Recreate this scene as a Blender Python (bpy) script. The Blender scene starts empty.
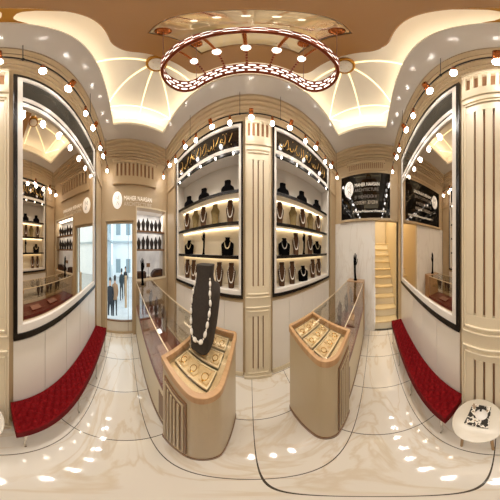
import bpy, bmesh, math, random
from mathutils import Vector, Matrix
random.seed(7)
PI = math.pi
scn = bpy.context.scene
COL = scn.collection
CAMZ = 1.5

# ------------------------------------------------------------------ helpers
def lin(h):
    h = h.lstrip('#')
    out = []
    for i in (0, 2, 4):
        c = int(h[i:i+2], 16) / 255
        out.append(c / 12.92 if c <= .04045 else ((c + .055) / 1.055) ** 2.4)
    return (*out, 1)

MATS = {}
BULB = 22
SPOT = 4.8
def mat(name, hexc, rough=.5, metal=0., hex2=None, scale=4., detail=4., bump=0., emit=None, estr=0., spec=.5, coat=0., stretch=None):
    m = bpy.data.materials.new(name); m.use_nodes = True
    nt = m.node_tree; b = nt.nodes['Principled BSDF']
    b.inputs['Base Color'].default_value = lin(hexc)
    b.inputs['Roughness'].default_value = rough
    b.inputs['Metallic'].default_value = metal
    b.inputs['Specular IOR Level'].default_value = spec
    b.inputs['Coat Weight'].default_value = coat
    b.inputs['Coat Roughness'].default_value = .04
    if hex2 or bump:
        tc = nt.nodes.new('ShaderNodeTexCoord')
        mp = nt.nodes.new('ShaderNodeMapping')
        if stretch: mp.inputs['Scale'].default_value = stretch
        n = nt.nodes.new('ShaderNodeTexNoise')
        n.inputs['Scale'].default_value = scale; n.inputs['Detail'].default_value = detail
        geo = nt.nodes.new('ShaderNodeNewGeometry')
        nt.links.new(geo.outputs['Position'], mp.inputs['Vector'])
        nt.links.new(mp.outputs['Vector'], n.inputs['Vector'])
        if hex2:
            r = nt.nodes.new('ShaderNodeValToRGB')
            r.color_ramp.elements[0].position = .35; r.color_ramp.elements[0].color = lin(hexc)
            r.color_ramp.elements[1].position = .68; r.color_ramp.elements[1].color = lin(hex2)
            nt.links.new(n.outputs['Fac'], r.inputs['Fac'])
            nt.links.new(r.outputs['Color'], b.inputs['Base Color'])
        if bump:
            bp = nt.nodes.new('ShaderNodeBump'); bp.inputs['Strength'].default_value = bump; bp.inputs['Distance'].default_value = .01
            nt.links.new(n.outputs['Fac'], bp.inputs['Height'])
            nt.links.new(bp.outputs['Normal'], b.inputs['Normal'])
    if emit:
        b.inputs['Emission Color'].default_value = lin(emit); b.inputs['Emission Strength'].default_value = estr
    MATS[name] = m
    return m

def glass_mat(name, tint='#ffffff', refl=.12):
    # thin architectural glass: clear pane with a fresnel reflection
    m = bpy.data.materials.new(name); m.use_nodes = True
    nt = m.node_tree; nt.nodes.clear()
    o = nt.nodes.new('ShaderNodeOutputMaterial')
    mix = nt.nodes.new('ShaderNodeMixShader'); tr = nt.nodes.new('ShaderNodeBsdfTransparent'); gl = nt.nodes.new('ShaderNodeBsdfGlossy')
    lw = nt.nodes.new('ShaderNodeLayerWeight'); lw.inputs['Blend'].default_value = .5
    pw = nt.nodes.new('ShaderNodeMath'); pw.operation = 'POWER'; pw.inputs[1].default_value = 3.5
    ml = nt.nodes.new('ShaderNodeMath'); ml.operation = 'MULTIPLY_ADD'; ml.inputs[1].default_value = .75; ml.inputs[2].default_value = refl
    tr.inputs['Color'].default_value = lin(tint); gl.inputs['Roughness'].default_value = .01
    nt.links.new(lw.outputs['Facing'], pw.inputs[0]); nt.links.new(pw.outputs[0], ml.inputs[0])
    nt.links.new(ml.outputs[0], mix.inputs[0]); nt.links.new(tr.outputs[0], mix.inputs[1]); nt.links.new(gl.outputs[0], mix.inputs[2])
    nt.links.new(mix.outputs[0], o.inputs['Surface'])
    MATS[name] = m
    return m

def marble(name, base, vein, rough, grid=None, scale=1.2, spec=.5):
    m = bpy.data.materials.new(name); m.use_nodes = True
    nt = m.node_tree; b = nt.nodes['Principled BSDF']
    b.inputs['Roughness'].default_value = rough; b.inputs['Specular IOR Level'].default_value = spec
    geo = nt.nodes.new('ShaderNodeNewGeometry')
    mp = nt.nodes.new('ShaderNodeMapping'); mp.inputs['Rotation'].default_value = (.3, .4, .5); mp.inputs['Scale'].default_value = (1, 2.2, 1)
    n = nt.nodes.new('ShaderNodeTexNoise'); n.inputs['Scale'].default_value = scale; n.inputs['Detail'].default_value = 9; n.inputs['Distortion'].default_value = 1.4
    nt.links.new(geo.outputs['Position'], mp.inputs['Vector']); nt.links.new(mp.outputs['Vector'], n.inputs['Vector'])
    r = nt.nodes.new('ShaderNodeValToRGB')
    e = r.color_ramp.elements
    e[0].position = .30; e[0].color = lin(base); e[1].position = .75; e[1].color = lin(base)
    x = e.new(.49); x.color = lin(vein)
    x = e.new(.455); x.color = lin(base)
    x = e.new(.53); x.color = lin(base)
    nt.links.new(n.outputs['Fac'], r.inputs['Fac'])
    out = r.outputs['Color']
    if grid:
        # tile joints every (sx, sy) metres from (ox, oy)
        ox, oy, sx, sy, w = grid
        sep = nt.nodes.new('ShaderNodeSeparateXYZ'); nt.links.new(geo.outputs['Position'], sep.inputs[0])
        def line(sock, o_, s_):
            a = nt.nodes.new('ShaderNodeMath'); a.operation = 'SUBTRACT'; a.inputs[1].default_value = o_ - s_ / 2
            nt.links.new(sock, a.inputs[0])
            w_ = nt.nodes.new('ShaderNodeMath'); w_.operation = 'PINGPONG'; w_.inputs[1].default_value = s_ / 2
            nt.links.new(a.outputs[0], w_.inputs[0])
            g = nt.nodes.new('ShaderNodeMath'); g.operation = 'GREATER_THAN'; g.inputs[1].default_value = s_ / 2 - w
            nt.links.new(w_.outputs[0], g.inputs[0])
            return g.outputs[0]
        a1 = line(sep.outputs['X'], ox, sx); a2 = line(sep.outputs['Y'], oy, sy)
        mx = nt.nodes.new('ShaderNodeMath'); mx.operation = 'MAXIMUM'
        nt.links.new(a1, mx.inputs[0]); nt.links.new(a2, mx.inputs[1])
        mm = nt.nodes.new('ShaderNodeMixRGB'); mm.inputs[2].default_value = lin('#4a4238')
        nt.links.new(mx.outputs[0], mm.inputs[0]); nt.links.new(out, mm.inputs[1])
        out = mm.outputs[0]
    nt.links.new(out, b.inputs['Base Color'])
    MATS[name] = m
    return m

mat('beige_stone', '#baa381', .45, hex2='#bfa988', scale=.9, stretch=(1, 1, 3))
mat('cream_panel', '#e2d4b8', .38, hex2='#e6dac0', scale=1.2)
mat('cream_lacquer', '#ece6dd', .16, spec=.6)
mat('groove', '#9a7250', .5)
mat('white_frame', '#e6e1da', .35)
mat('white_back', '#f1e5cc', .5)
mat('grey_back', '#d8d2c9', .5)
mat('black_frame', '#15110e', .25)
mat('black_sign', '#16120f', .12, hex2='#2a2118', scale=3)
mat('black_screen', '#060505', .04)
mat('gold_leaf', '#caa35c', .3, .8)
mat('copper', '#b0683a', .26, 1.0)
mat('dark_copper', '#84412a', .3, .9)
mat('soffit', '#cdc6bc', .14, spec=.7)
mat('cove_white', '#ece6dc', .6)
mat('brown_gloss', '#a87a48', .2, hex2='#b08454', scale=1.0, coat=.6)
mat('gold_gloss', '#c08a35', .25, .5)
mat('red_velvet', '#6b070c', .7, hex2='#7e0b12', scale=60, spec=.12)
mat('chrome', '#c9c4bd', .18, 1.0)
mat('black_rail', '#14110f', .35, .4)
mat('taupe_lacquer', '#b6a280', .3, hex2='#bdab8b', scale=.8)
mat('cream_base', '#d9ccb0', .35)
mat('brown_trim', '#7d5a3a', .35)
mat('wood_rim', '#c09a70', .3, hex2='#b0885e', scale=6, stretch=(1, 6, 1))
mat('maroon', '#6d2b26', .3, hex2='#7d3a33', scale=5)
mat('rose_pad', '#b48a80', .7)
mat('tray_gold', '#dec295', .35, hex2='#ead6b0', scale=7)
mat('tray_edge', '#f2e0bd', .3)
mat('pale_gold', '#dccba2', .3, .5)
mat('gold_metal', '#e0b765', .22, 1.0)
mat('bust_brown', '#4d3524', .8, hex2='#5a402d', scale=40, spec=.15)
mat('bust_olive', '#7c6a44', .8, hex2='#887650', scale=40, spec=.15)
mat('bust_black', '#050405', .9, spec=.05)
mat('bust_dark', '#2d2620', .85, hex2='#372f28', scale=120, bump=.1)
mat('figure_dark', '#2c1b14', .4, hex2='#46291a', scale=14)
mat('stand_dark', '#17100c', .5, hex2='#2a1a10', scale=14)
mat('pearl', '#f1ece3', .18, coat=.6)
mat('silver', '#e9e6e0', .2, .6)
mat('table_white', '#ddd6c9', .25, hex2='#d3cab9', scale=2)
mat('leg_wood', '#a5804f', .4)
mat('logo_white', '#f6f4f0', .4, emit='#fff8ee', estr=.25)
mat('letter_white', '#f6f0e6', .35, emit='#fff3e0', estr=.25)
mat('letter_grey', '#d6c9b4', .35, emit='#fff3e0', estr=.06)
mat('letter_dim', '#8f877e', .4, emit='#d8cfc4', estr=.04)
mat('ink_grey', '#6c6a68', .5)
mat('ink_black', '#17130f', .5)
mat('stair_tread', '#e8d3a6', .35, hex2='#e2ca98', scale=4)
mat('stair_riser', '#efe3c8', .4)
mat('stair_wall', '#e4d4b4', .5)
mat('bulb_glow', '#ffffff', .4, emit='#fff6ec', estr=BULB)
mat('bar_glow', '#ffffff', .4, emit='#fff2e2', estr=1.2)
mat('small_glow', '#ffffff', .4, emit='#fff6e8', estr=10)
mat('rib_glow', '#ffffff', .4, emit='#ffe2a0', estr=.8)
mat('shelf_glow', '#ffffff', .4, emit='#ffe6c0', estr=2.1)
mat('niche_back', '#e6e3df', .5, hex2='#b9b4b0', scale=3, emit='#ffffff', estr=.1)  # weak emission stands in for the daylight behind the pane
mat('mirror_glass', '#e3d8ca', .015, 1.0)
mat('dark_glass', '#34322c', .08, hex2='#3d3a33', scale=3)
mat('street_stone', '#b9b9b8', .7, hex2='#c8c7c4', scale=2)
mat('facade_white', '#eff2f3', .7, hex2='#f6f8f8', scale=1)
mat('facade_grey', '#aab6bb', .7, hex2='#bcc6c9', scale=1)
mat('window_dark', '#93a5ab', .3)
mat('cloth_dark', '#1d2126', .8); mat('cloth_teal', '#23343a', .8); mat('cloth_tan', '#a07a5a', .8)
mat('skin', '#c89a7c', .5); mat('hair', '#20150f', .6)
glass_mat('glass', '#fbfaf7', .03)
glass_mat('glass_door', '#f6fafb', .02)
marble('floor_marble', '#e9e2d6', '#ddd0bb', .055, (.032, .195, .62, .63, .0035), 1.1, .55)
marble('wall_marble', '#efece6', '#e6e1d9', .06, None, 1.0, .7)

# mural: painted glass, half mirror
m = bpy.data.materials.new('mural'); m.use_nodes = True; nt = m.node_tree
b = nt.nodes['Principled BSDF']; b.inputs['Roughness'].default_value = .5
geo = nt.nodes.new('ShaderNodeNewGeometry'); n = nt.nodes.new('ShaderNodeTexNoise'); n.inputs['Scale'].default_value = 3.2; n.inputs['Detail'].default_value = 3; n.inputs['Distortion'].default_value = 1.6
nt.links.new(geo.outputs['Position'], n.inputs['Vector'])
r = nt.nodes.new('ShaderNodeValToRGB'); e = r.color_ramp.elements
e[0].position = .30; e[0].color = lin('#6f6a72'); e[1].position = .75; e[1].color = lin('#e9c476')
x = e.new(.38); x.color = lin('#a98078'); x = e.new(.45); x.color = lin('#dcc596'); x = e.new(.6); x.color = lin('#e8cb88')
nt.links.new(n.outputs['Fac'], r.inputs['Fac']); nt.links.new(r.outputs['Color'], b.inputs['Base Color'])
nt.links.new(r.outputs['Color'], b.inputs['Emission Color']); b.inputs['Emission Strength'].default_value = .08  # faint emission brightens the painting, though no lamp sits behind it
gl = nt.nodes.new('ShaderNodeBsdfGlossy'); gl.inputs['Roughness'].default_value = .02; gl.inputs['Color'].default_value = (.95, .85, .7, 1)
mx = nt.nodes.new('ShaderNodeMixShader'); mx.inputs[0].default_value = .6
out = nt.nodes['Material Output']
nt.links.new(b.outputs[0], mx.inputs[1]); nt.links.new(gl.outputs[0], mx.inputs[2]); nt.links.new(mx.outputs[0], out.inputs['Surface'])
MATS['mural'] = m
# magazine cover: black floral print on white
m = bpy.data.materials.new('cover_print'); m.use_nodes = True; nt = m.node_tree
b = nt.nodes['Principled BSDF']; b.inputs['Roughness'].default_value = .35
geo = nt.nodes.new('ShaderNodeNewGeometry'); n = nt.nodes.new('ShaderNodeTexNoise'); n.inputs['Scale'].default_value = 30; n.inputs['Detail'].default_value = 2
nt.links.new(geo.outputs['Position'], n.inputs['Vector'])
r = nt.nodes.new('ShaderNodeValToRGB'); r.color_ramp.interpolation = 'CONSTANT'; e = r.color_ramp.elements
e[0].position = 0; e[0].color = lin('#2a2620'); e[1].position = .50; e[1].color = lin('#e0d9cc'); x = e.new(.60); x.color = lin('#97826a')
nt.links.new(n.outputs['Fac'], r.inputs['Fac']); nt.links.new(r.outputs['Color'], b.inputs['Base Color']); MATS['cover_print'] = m

class MB:
    """collects shapes; build() links them as one mesh object"""
    def __init__(s): s.v = []; s.f = []; s.sm = []
    def add(s, vs, fs, smooth=False):
        o = len(s.v); s.v += [tuple(v) for v in vs]; s.f += [tuple(i + o for i in f) for f in fs]; s.sm += [smooth] * len(fs); return s
    def box(s, x0, x1, y0, y1, z0, z1):
        vs = [(x, y, z) for z in (z0, z1) for y in (y0, y1) for x in (x0, x1)]
        return s.add(vs, [(0, 2, 3, 1), (4, 5, 7, 6), (0, 1, 5, 4), (2, 6, 7, 3), (0, 4, 6, 2), (1, 3, 7, 5)])
    def frame(s, ax, x0, x1, z0, z1, w, d0, d1):
        """rectangular picture frame in the plane normal to ax ('y' or 'x'): outer x0..x1, z0..z1, bar w, depth d0..d1"""
        for a, b_, c, d in ((x0, x1, z1 - w, z1), (x0, x1, z0, z0 + w), (x0, x0 + w, z0 + w, z1 - w), (x1 - w, x1, z0 + w, z1 - w)):
            if ax == 'y': s.box(a, b_, d0, d1, c, d)
            else: s.box(d0, d1, a, b_, c, d)
        return s
    def prism(s, poly, z0, z1, smooth=False):
        n = len(poly)
        vs = [(x, y, z0) for x, y in poly] + [(x, y, z1) for x, y in poly]
        s.add(vs, [tuple(range(n))[::-1], tuple(range(n, 2 * n))])
        s.add(vs, [(i, (i + 1) % n, n + (i + 1) % n, n + i) for i in range(n)], smooth); return s
    def ringprism(s, outer, inner, z0, z1):
        n = len(outer)
        vs = [(x, y, z0) for x, y in outer] + [(x, y, z0) for x, y in inner] + [(x, y, z1) for x, y in outer] + [(x, y, z1) for x, y in inner]
        fs = []
        for i in range(n):
            j = (i + 1) % n
            fs += [(i, n + i, n + j, j), (2*n + i, 2*n + j, 3*n + j, 3*n + i), (i, j, 2*n + j, 2*n + i), (n + i, 3*n + i, 3*n + j, n + j)]
        return s.add(vs, fs)
    def loft(s, rings, cap=True, smooth=True, closed=False):
        n = len(rings[0]); vs = [p for r in rings for p in r]; fs = []
        m_ = len(rings)
        for k in range(m_ if closed else m_ - 1):
            k2 = (k + 1) % m_
            for i in range(n):
                j = (i + 1) % n
                fs.append((k*n + i, k*n + j, k2*n + j, k2*n + i))
        s.add(vs, fs, smooth)
        if cap and not closed: s.add(vs, [tuple(range(n))[::-1], tuple(range((m_-1)*n, m_*n))])
        return s
    def tube(s, path, r, seg=8, closed=False):
        P = [Vector(p) for p in path]; rings = []
        up0 = None
        for i, p in enumerate(P):
            if closed: t = P[(i+1) % len(P)] - P[i-1]
            else: t = P[min(i+1, len(P)-1)] - P[max(i-1, 0)]
            t.normalize()
            if up0 is None:
                up0 = Vector((0, 0, 1)) if abs(t.z) < .9 else Vector((1, 0, 0))
            u = (up0 - t * up0.dot(t))
            if u.length < 1e-4: u = t.orthogonal()
            u.normalize(); w = t.cross(u); up0 = u
            rr = r[i] if isinstance(r, (list, tuple)) else r
            rings.append([p + (u * math.cos(2*PI*k/seg) + w * math.sin(2*PI*k/seg)) * rr for k in range(seg)])
        return s.loft(rings, True, True, closed)
    def lathe(s, prof, c=(0, 0, 0), seg=20, axis='z', smooth=True):
        rings = []
        for r_, h in prof:
            ring = []
            for k in range(seg):
                a = 2*PI*k/seg; x, y = r_*math.cos(a), r_*math.sin(a)
                q = (x, y, h) if axis == 'z' else ((h, x, y) if axis == 'x' else (y, h, x))
                ring.append((c[0]+q[0], c[1]+q[1], c[2]+q[2]))
            rings.append(ring)
        return s.loft(rings, True, smooth)
    def ball(s, c, r, seg=12, rz=None):
        rz = rz or r
        prof = [(max(1e-4, r*math.sin(PI*k/8)), -rz*math.cos(PI*k/8)) for k in range(9)]
        return s.lathe(prof, c, seg)
    def xform(s, M):
        s.v = [tuple(M @ Vector(v)) for v in s.v]; return s
    def build(s, name, material, parent=None, bevel=0., world=False, seg=2):
        me = bpy.data.meshes.new(name); me.from_pydata(s.v, [], s.f)
        bm = bmesh.new(); bm.from_mesh(me); bmesh.ops.recalc_face_normals(bm, faces=bm.faces)
        bm.to_mesh(me); bm.free()
        me.polygons.foreach_set('use_smooth', s.sm)
        me.materials.append(MATS[material] if isinstance(material, str) else material)
        o = bpy.data.objects.new(name, me); COL.objects.link(o)
        if bevel:
            md = o.modifiers.new('bevel', 'BEVEL'); md.width = bevel; md.segments = seg; md.limit_method = 'ANGLE'; md.angle_limit = math.radians(50)
        if parent:
            o.parent = parent
            if world:
                p = parent; loc = Vector()
                while p: loc += p.location; p = p.parent
                o.location = -loc
        return o

def tag(o, label=None, cat=None, group=None, kind=None):
    if label: o['label'] = label
    if cat: o['category'] = cat
    if group: o['group'] = group
    if kind: o['kind'] = kind
    return o
def thing(name, label, cat, loc=(0, 0, 0), rz=0, group=None):
    o = bpy.data.objects.new(name, None); COL.objects.link(o); o.location = loc; o.rotation_euler = (0, 0, rz)
    o.empty_display_size = .05
    return tag(o, label, cat, group)
def struct(mb, name, material, bevel=0.):
    return tag(mb.build(name, material, None, bevel), kind='structure')
def dup(root, loc, rz=0, label=None, group=None):
    r = root.copy(); COL.objects.link(r); r.location = loc; r.rotation_euler = (0, 0, rz)
    if label: r['label'] = label
    if group: r['group'] = group
    for ch in list(root.children):
        c = ch.copy(); COL.objects.link(c); c.parent = r
        for g in list(ch.children):
            d = g.copy(); COL.objects.link(d); d.parent = c
    return r
def rpoly(pts, rad, seg=8):
    """round the corners of a CCW polygon; rad: one number or one per corner"""
    out = []; n = len(pts)
    for i in range(n):
        r_ = rad[i] if isinstance(rad, (list, tuple)) else rad
        p = Vector(pts[i]); a = (Vector(pts[i-1]) - p).normalized(); c = (Vector(pts[(i+1) % n]) - p).normalized()
        if r_ <= 1e-6: out.append((p.x, p.y)); continue
        ang = a.angle(c); d = r_ / math.tan(ang/2)
        bis = (a + c).normalized(); o = p + bis * (r_ / math.sin(ang/2))
        s0 = p + a*d - o; s1 = p + c*d - o
        a0 = math.atan2(s0.y, s0.x); a1 = math.atan2(s1.y, s1.x); da = (a1 - a0 + PI) % (2*PI) - PI
        out += [(o.x + r_*math.cos(a0 + da*k/seg), o.y + r_*math.sin(a0 + da*k/seg)) for k in range(seg+1)]
    return out
def text(name, body, material, parent, loc, rot, size, width=None, extrude=.004, font_space=1.0):
    cu = bpy.data.curves.new(name, 'FONT'); cu.body = body; cu.size = size; cu.extrude = extrude
    cu.align_x = 'LEFT'; cu.align_y = 'CENTER'; cu.space_character = font_space
    cu.materials.append(MATS[material])
    o = bpy.data.objects.new(name, cu); COL.objects.link(o); o.parent = parent; o.location = loc; o.rotation_euler = rot
    bpy.context.view_layer.update()
    sxw = width / o.dimensions.x if width and o.dimensions.x > 0 else 1
    dg = bpy.context.evaluated_depsgraph_get(); me = bpy.data.meshes.new_from_object(o.evaluated_get(dg))
    bpy.data.objects.remove(o)
    o = bpy.data.objects.new(name, me); COL.objects.link(o); o.parent = parent; o.location = loc; o.rotation_euler = rot; o.scale.x = sxw
    split_words(o, 0, size*.2)
    return o
def split_words(o, axis, gap):
    bm = bmesh.new(); bm.from_mesh(o.data); bm.verts.ensure_lookup_table()
    seen = set(); isl = []
    for v in bm.verts:
        if v.index in seen: continue
        st_ = [v]; comp = []; seen.add(v.index)
        while st_:
            q = st_.pop(); comp.append(q.index)
            for e_ in q.link_edges:
                w_ = e_.other_vert(q)
                if w_.index not in seen: seen.add(w_.index); st_.append(w_)
        c = [bm.verts[i].co[axis] for i in comp]; isl.append((min(c), max(c), comp))
    isl.sort(); words_ = []; hi = -1e9
    for lo_, h_, comp in isl:
        if lo_ - hi > gap: words_.append([])
        words_[-1] += comp; hi = max(hi, h_)
    bm.free()
    if len(words_) < 2: return [o]
    out = []; src = o.data
    for k, wv in enumerate(words_):
        b2 = bmesh.new(); b2.from_mesh(src); keep = set(wv); b2.verts.ensure_lookup_table()
        bmesh.ops.delete(b2, geom=[v for v in b2.verts if v.index not in keep], context='VERTS')
        me = bpy.data.meshes.new(o.name); b2.to_mesh(me); b2.free()
        me.materials.append(src.materials[0])
        n_ = o if k == 0 else o.copy()
        if k: COL.objects.link(n_)
        n_.data = me; out.append(n_)
    return out
ORD = ['first', 'second', 'third', 'fourth', 'fifth', 'sixth', 'seventh', 'eighth', 'ninth', 'tenth', 'eleventh', 'twelfth', 'thirteenth', 'fourteenth', 'fifteenth', 'sixteenth']

# ------------------------------------------------------------------ room dimensions (metres)
XL, XR, YB, YF = -2.54, 2.70, -.80, 1.50
ZS = 3.42                                   # soffit
OX0, OX1, OY0, OY1 = -1.9, 1.98, -.28, .98  # ceiling opening
ZC = 3.74                                   # white ceiling inside the opening
PCX = .15                                   # pilaster axis
UL, UR = (-1.97, -.13), (.43, 2.27)         # the two bays, front and back

# floor
struct(MB().box(XL-.3, XR+.3, YB-.1, YF+.3, -.05, 0), 'floor', 'floor_marble')

# front wall with two recesses
w = MB()
for x0, x1 in ((XL-.2, UL[0]), (UL[1], UR[0]), (UR[1], XR+.2)): w.box(x0, x1, YF, YF+.4, 0, ZS)
for x0, x1 in (UL, UR):
    w.box(x0, x1, YF, YF+.4, 0, 1.03); w.box(x0, x1, YF, YF+.4, 3.05, ZS); w.box(x0, x1, YF+.29, YF+.4, 1.03, 3.05)
struct(w, 'wall_front', 'beige_stone')
struct(MB().box(XL-.2, XR+.2, YB-.2, YB, 0, ZS), 'wall_back', 'beige_stone')

# left wall: door opening Y -.62..0.28, show window Y .38..1.42
DY0, DY1, DZ = -.63, .27, 1.975
VY0, VY1, VZ0, VZ1 = .38, 1.40, 1.02, 2.2
w = MB()
T = XL - .2
w.box(T, XL, YB, DY0, 0, ZS); w.box(T, XL, DY0, DY1, DZ, ZS); w.box(T, XL, DY1, VY0, 0, ZS)
w.box(T, XL, VY0, VY1, 0, VZ0); w.box(T, XL, VY0, VY1, VZ1, ZS); w.box(T, XL, VY1, YF, 0, ZS)
struct(w, 'wall_left', 'beige_stone')
# right wall: marble below, beige above, stair opening Y -.8..0
w = MB(); w.box(XR, XR+.12, YB, YF, 2.0, ZS)
struct(w, 'wall_right', 'beige_stone')
w = MB(); w.box(XR, XR+.12, 0, YF, 0, 1.999)
struct(w, 'wall_right_marble', 'wall_marble')

# base panels under shelves and mirrors, with narrow joints
def base_panels(name, y0, y1, back):
    w = MB()
    for (x0, x1) in (UL, UR):
        n_ = 5; s_ = (x1 - x0) / n_
        for k in range(n_): w.box(x0 + k*s_ + .0025, x0 + (k+1)*s_ - .0025, y0, y1, .07, .985)
    struct(w, name, 'cream_lacquer', .002)
base_panels('trim_1', YF-.018, YF-.0005, False)
base_panels('trim_2', YB+.0005, YB+.018, True)
w = MB()
for (x0, x1) in (UL, UR): w.box(x0, x1, YF-.03, YF-.0005, 0, .068)
w.box(XL, UL[0], YF-.03, YF-.0005, 0, .068); w.box(UR[1], XR, YF-.03, YF-.0005, 0, .068)
struct(w, 'baseboard_front', 'cream_panel')
w = MB()
for (x0, x1) in (UL, UR): w.box(x0, x1, YB+.0005, YB+.03, 0, .068)
struct(w, 'baseboard_back', 'cream_panel')

# fluted pilasters
def pilaster(name, ygro, sgn):
    """sgn = -1: stands out towards -Y (front wall); +1: towards +Y (back wall)"""
    def bx(mb, x0, x1, d0, d1, z0, z1):
        ya, yb = ygro + sgn*d0, ygro + sgn*d1
        mb.box(x0, x1, min(ya, yb), max(ya, yb), z0, z1)
    root = thing(name, None, None); root['kind'] = 'structure'
    body = MB(); x0, x1 = UL[1] + .045, UR[0] - .045
    gx = [PCX - .092, PCX, PCX + .092]; gw = .011
    # body is built of strips so the grooves are real slots
    def slotted(z0, z1, slots, hw):
        xs = [x0] + [q for g in slots for q in (g - hw, g + hw)] + [x1]
        for k in range(0, len(xs), 2): bx(body, xs[k], xs[k+1], .0005, .062, z0, z1)
    cap = [PCX + d for d in (-.168, -.084, 0, .084, .168)]
    slotted(.0, .15, [], 0); slotted(.15, .86, gx, gw); slotted(.86, 1.16, [], 0); slotted(1.16, 2.42, gx, gw)
    slotted(2.42, 2.76, [], 0); slotted(2.76, 3.0, cap, .024); slotted(3.0, 3.08, [], 0)
    body.build('shaft', 'cream_panel', root, .002)
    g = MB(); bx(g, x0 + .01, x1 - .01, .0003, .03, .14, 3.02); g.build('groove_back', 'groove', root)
    mo = MB()
    def fr(z0, z1, inset):
        for (a, b_, c, d) in ((x0+inset, x1-inset, z1-.016, z1), (x0+inset, x1-inset, z0, z0+.016), (x0+inset, x0+inset+.016, z0, z1), (x1-inset-.016, x1-inset, z0, z1)):
            bx(mo, a, b_, .058, .073, c, d)
    fr(.09, .92, .03); fr(1.08, 2.52, .03); fr(.055, .96, .005); fr(1.045, 2.56, .005)
    mo.build('moulding', 'cream_panel', root, .004)
    c = MB(); bx(c, x0, x1, .0, .075, 2.62, 2.65); bx(c, x0, x1, 0, .075, 3.02, 3.08)
    bx(c, x0-.02, x1+.02, 0, .085, 0, .05)
    c.build('capital', 'cream_panel', root, .006)
    return root
pilaster('pillar_front', YF, -1)
pilaster('pillar_back', YB, +1)
# narrow end pilasters in the corners
def corner_pilaster(name, x0, x1, y, sgn):
    root = thing(name, None, None); root['kind'] = 'structure'
    m_ = MB()
    def bx(mb, a, b_, d0, d1, z0, z1):
        ya, yb = y + sgn*d0, y + sgn*d1; mb.box(a, b_, min(ya, yb), max(ya, yb), z0, z1)
    bx(m_, x0, x1, .0005, .05, .07, 2.68); bx(m_, x0, x1, .0005, .05, 2.98, 3.08)
    n_ = 5; s_ = (x1 - x0) / n_
    for k in range(n_): bx(m_, x0 + k*s_ + s_*.28, x0 + (k+1)*s_ - s_*.0, .0005, .05, 2.68, 2.98)
    bx(m_, x0-.01, x1+.01, 0, .075, 2.55, 2.6); bx(m_, x0-.01, x1+.01, 0, .08, 3.02, 3.08)
    m_.build('shaft', 'beige_stone', root, .003)
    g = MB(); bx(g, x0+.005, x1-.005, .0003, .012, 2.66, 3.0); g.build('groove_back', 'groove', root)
corner_pilaster('pillar_front_left', -2.44, -2.03, YF, -1)
corner_pilaster('pillar_front_right', 2.33, 2.66, YF, -1)
corner_pilaster('pillar_back_left', -2.44, -2.03, YB, +1)

# stepped cornice round the room
steps = [(3.19, 3.235, .03), (3.235, 3.275, .065), (3.275, 3.325, .11), (3.325, 3.37, .16), (3.37, ZS-.0005, .215)]
w = MB()
for z0, z1, d in steps:
    w.ringprism([(XL, YB), (XR, YB), (XR, YF), (XL, YF)], [(XL+d*1.25, YB+d), (XR-d*1.25, YB+d), (XR-d*1.25, YF-d), (XL+d*1.25, YF-d)], z0, z1)
struct(w, 'trim_3', 'beige_stone', .006)

# grilles high on the end walls
def wall_grille(name, x, sgn, y0, y1, z0, z1, n_):
    root = thing(name, None, None); root['kind'] = 'structure'
    def bx(mb, d0, d1, a, b_, c, d): xa, xb = x + sgn*d0, x + sgn*d1; mb.box(min(xa, xb), max(xa, xb), a, b_, c, d)
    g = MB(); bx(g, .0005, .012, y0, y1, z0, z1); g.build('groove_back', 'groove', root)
    m_ = MB(); s_ = (y1 - y0) / n_
    for k in range(n_+1):
        a = y0 + k*s_ - s_*.27; bx(m_, .0005, .05, max(y0-.06, a), min(y1+.06, a + s_*.54), z0, z1)
    bx(m_, .0005, .055, y0-.06, y1+.06, z1, z1+.055); low = .14 if x < 0 else .045
    bx(m_, .0005, .055, y0-.06, y1+.06, z0-low, z0); bx(m_, .0005, .10, y0-.1, y1+.1, z1+.055, z1+.075)
    if x < 0: bx(m_, .0005, .062, y0-.07, y1+.07, z0-.155, z0-.14)
    m_.build('slats', 'beige_stone', root, .003)
wall_grille('trim_4', XL, 1, -.30, .96, 2.76, 3.03, 10)
wall_grille('trim_5', XR, -1, -.28, .92, 3.0, 3.13, 18)

# ceiling: glossy soffit ring, cove, white ceiling, brown panel
struct(MB().ringprism([(XL-.2, YB-.2), (XR+.2, YB-.2), (XR+.2, YF+.4), (XL-.2, YF+.4)],
       [(OX0, OY0), (OX1, OY0), (OX1, OY1), (OX0, OY1)], ZS, ZS+.05), 'ceiling_soffit', 'soffit')
CX0, CX1, CY0, CY1 = OX0-.16, OX1+.16, OY0-.16, OY1+.16
w = MB().ringprism([(CX0-.05, CY0-.05), (CX1+.05, CY0-.05), (CX1+.05, CY1+.05), (CX0-.05, CY1+.05)], [(CX0, CY0), (CX1, CY0), (CX1, CY1), (CX0, CY1)], ZS+.05, ZC)
w.box(CX0-.05, CX1+.05, CY0-.05, CY1+.05, ZC, ZC+.05)
struct(w, 'ceiling', 'cove_white')
BX, BY0, BY1 = .68, -.10, .83
MXH, MY0, MY1 = .41, .125, .585
po = rpoly([(-BX, BY0), (BX, BY0), (BX, BY1), (-BX, BY1)], .17, 10)
# hole outline with the same vertex count (rounded by a hair)
pi_ = rpoly([(-MXH, MY0), (MXH, MY0), (MXH, MY1), (-MXH, MY1)], .006, 10)
struct(MB().ringprism(po, pi_, 3.5, ZC-.0005), 'ceiling_panel', 'brown_gloss', .012)
mu = thing('ceiling_mural', 'painted mirror-glass mural set in the glossy brown ceiling panel', 'ceiling mural', (0, (MY0+MY1)/2, 3.55))
MB().box(-MXH+.006, MXH-.006, MY0+.006, MY1-.006, 3.55, 3.57).build('painting', 'mural', mu, world=True)
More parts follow.
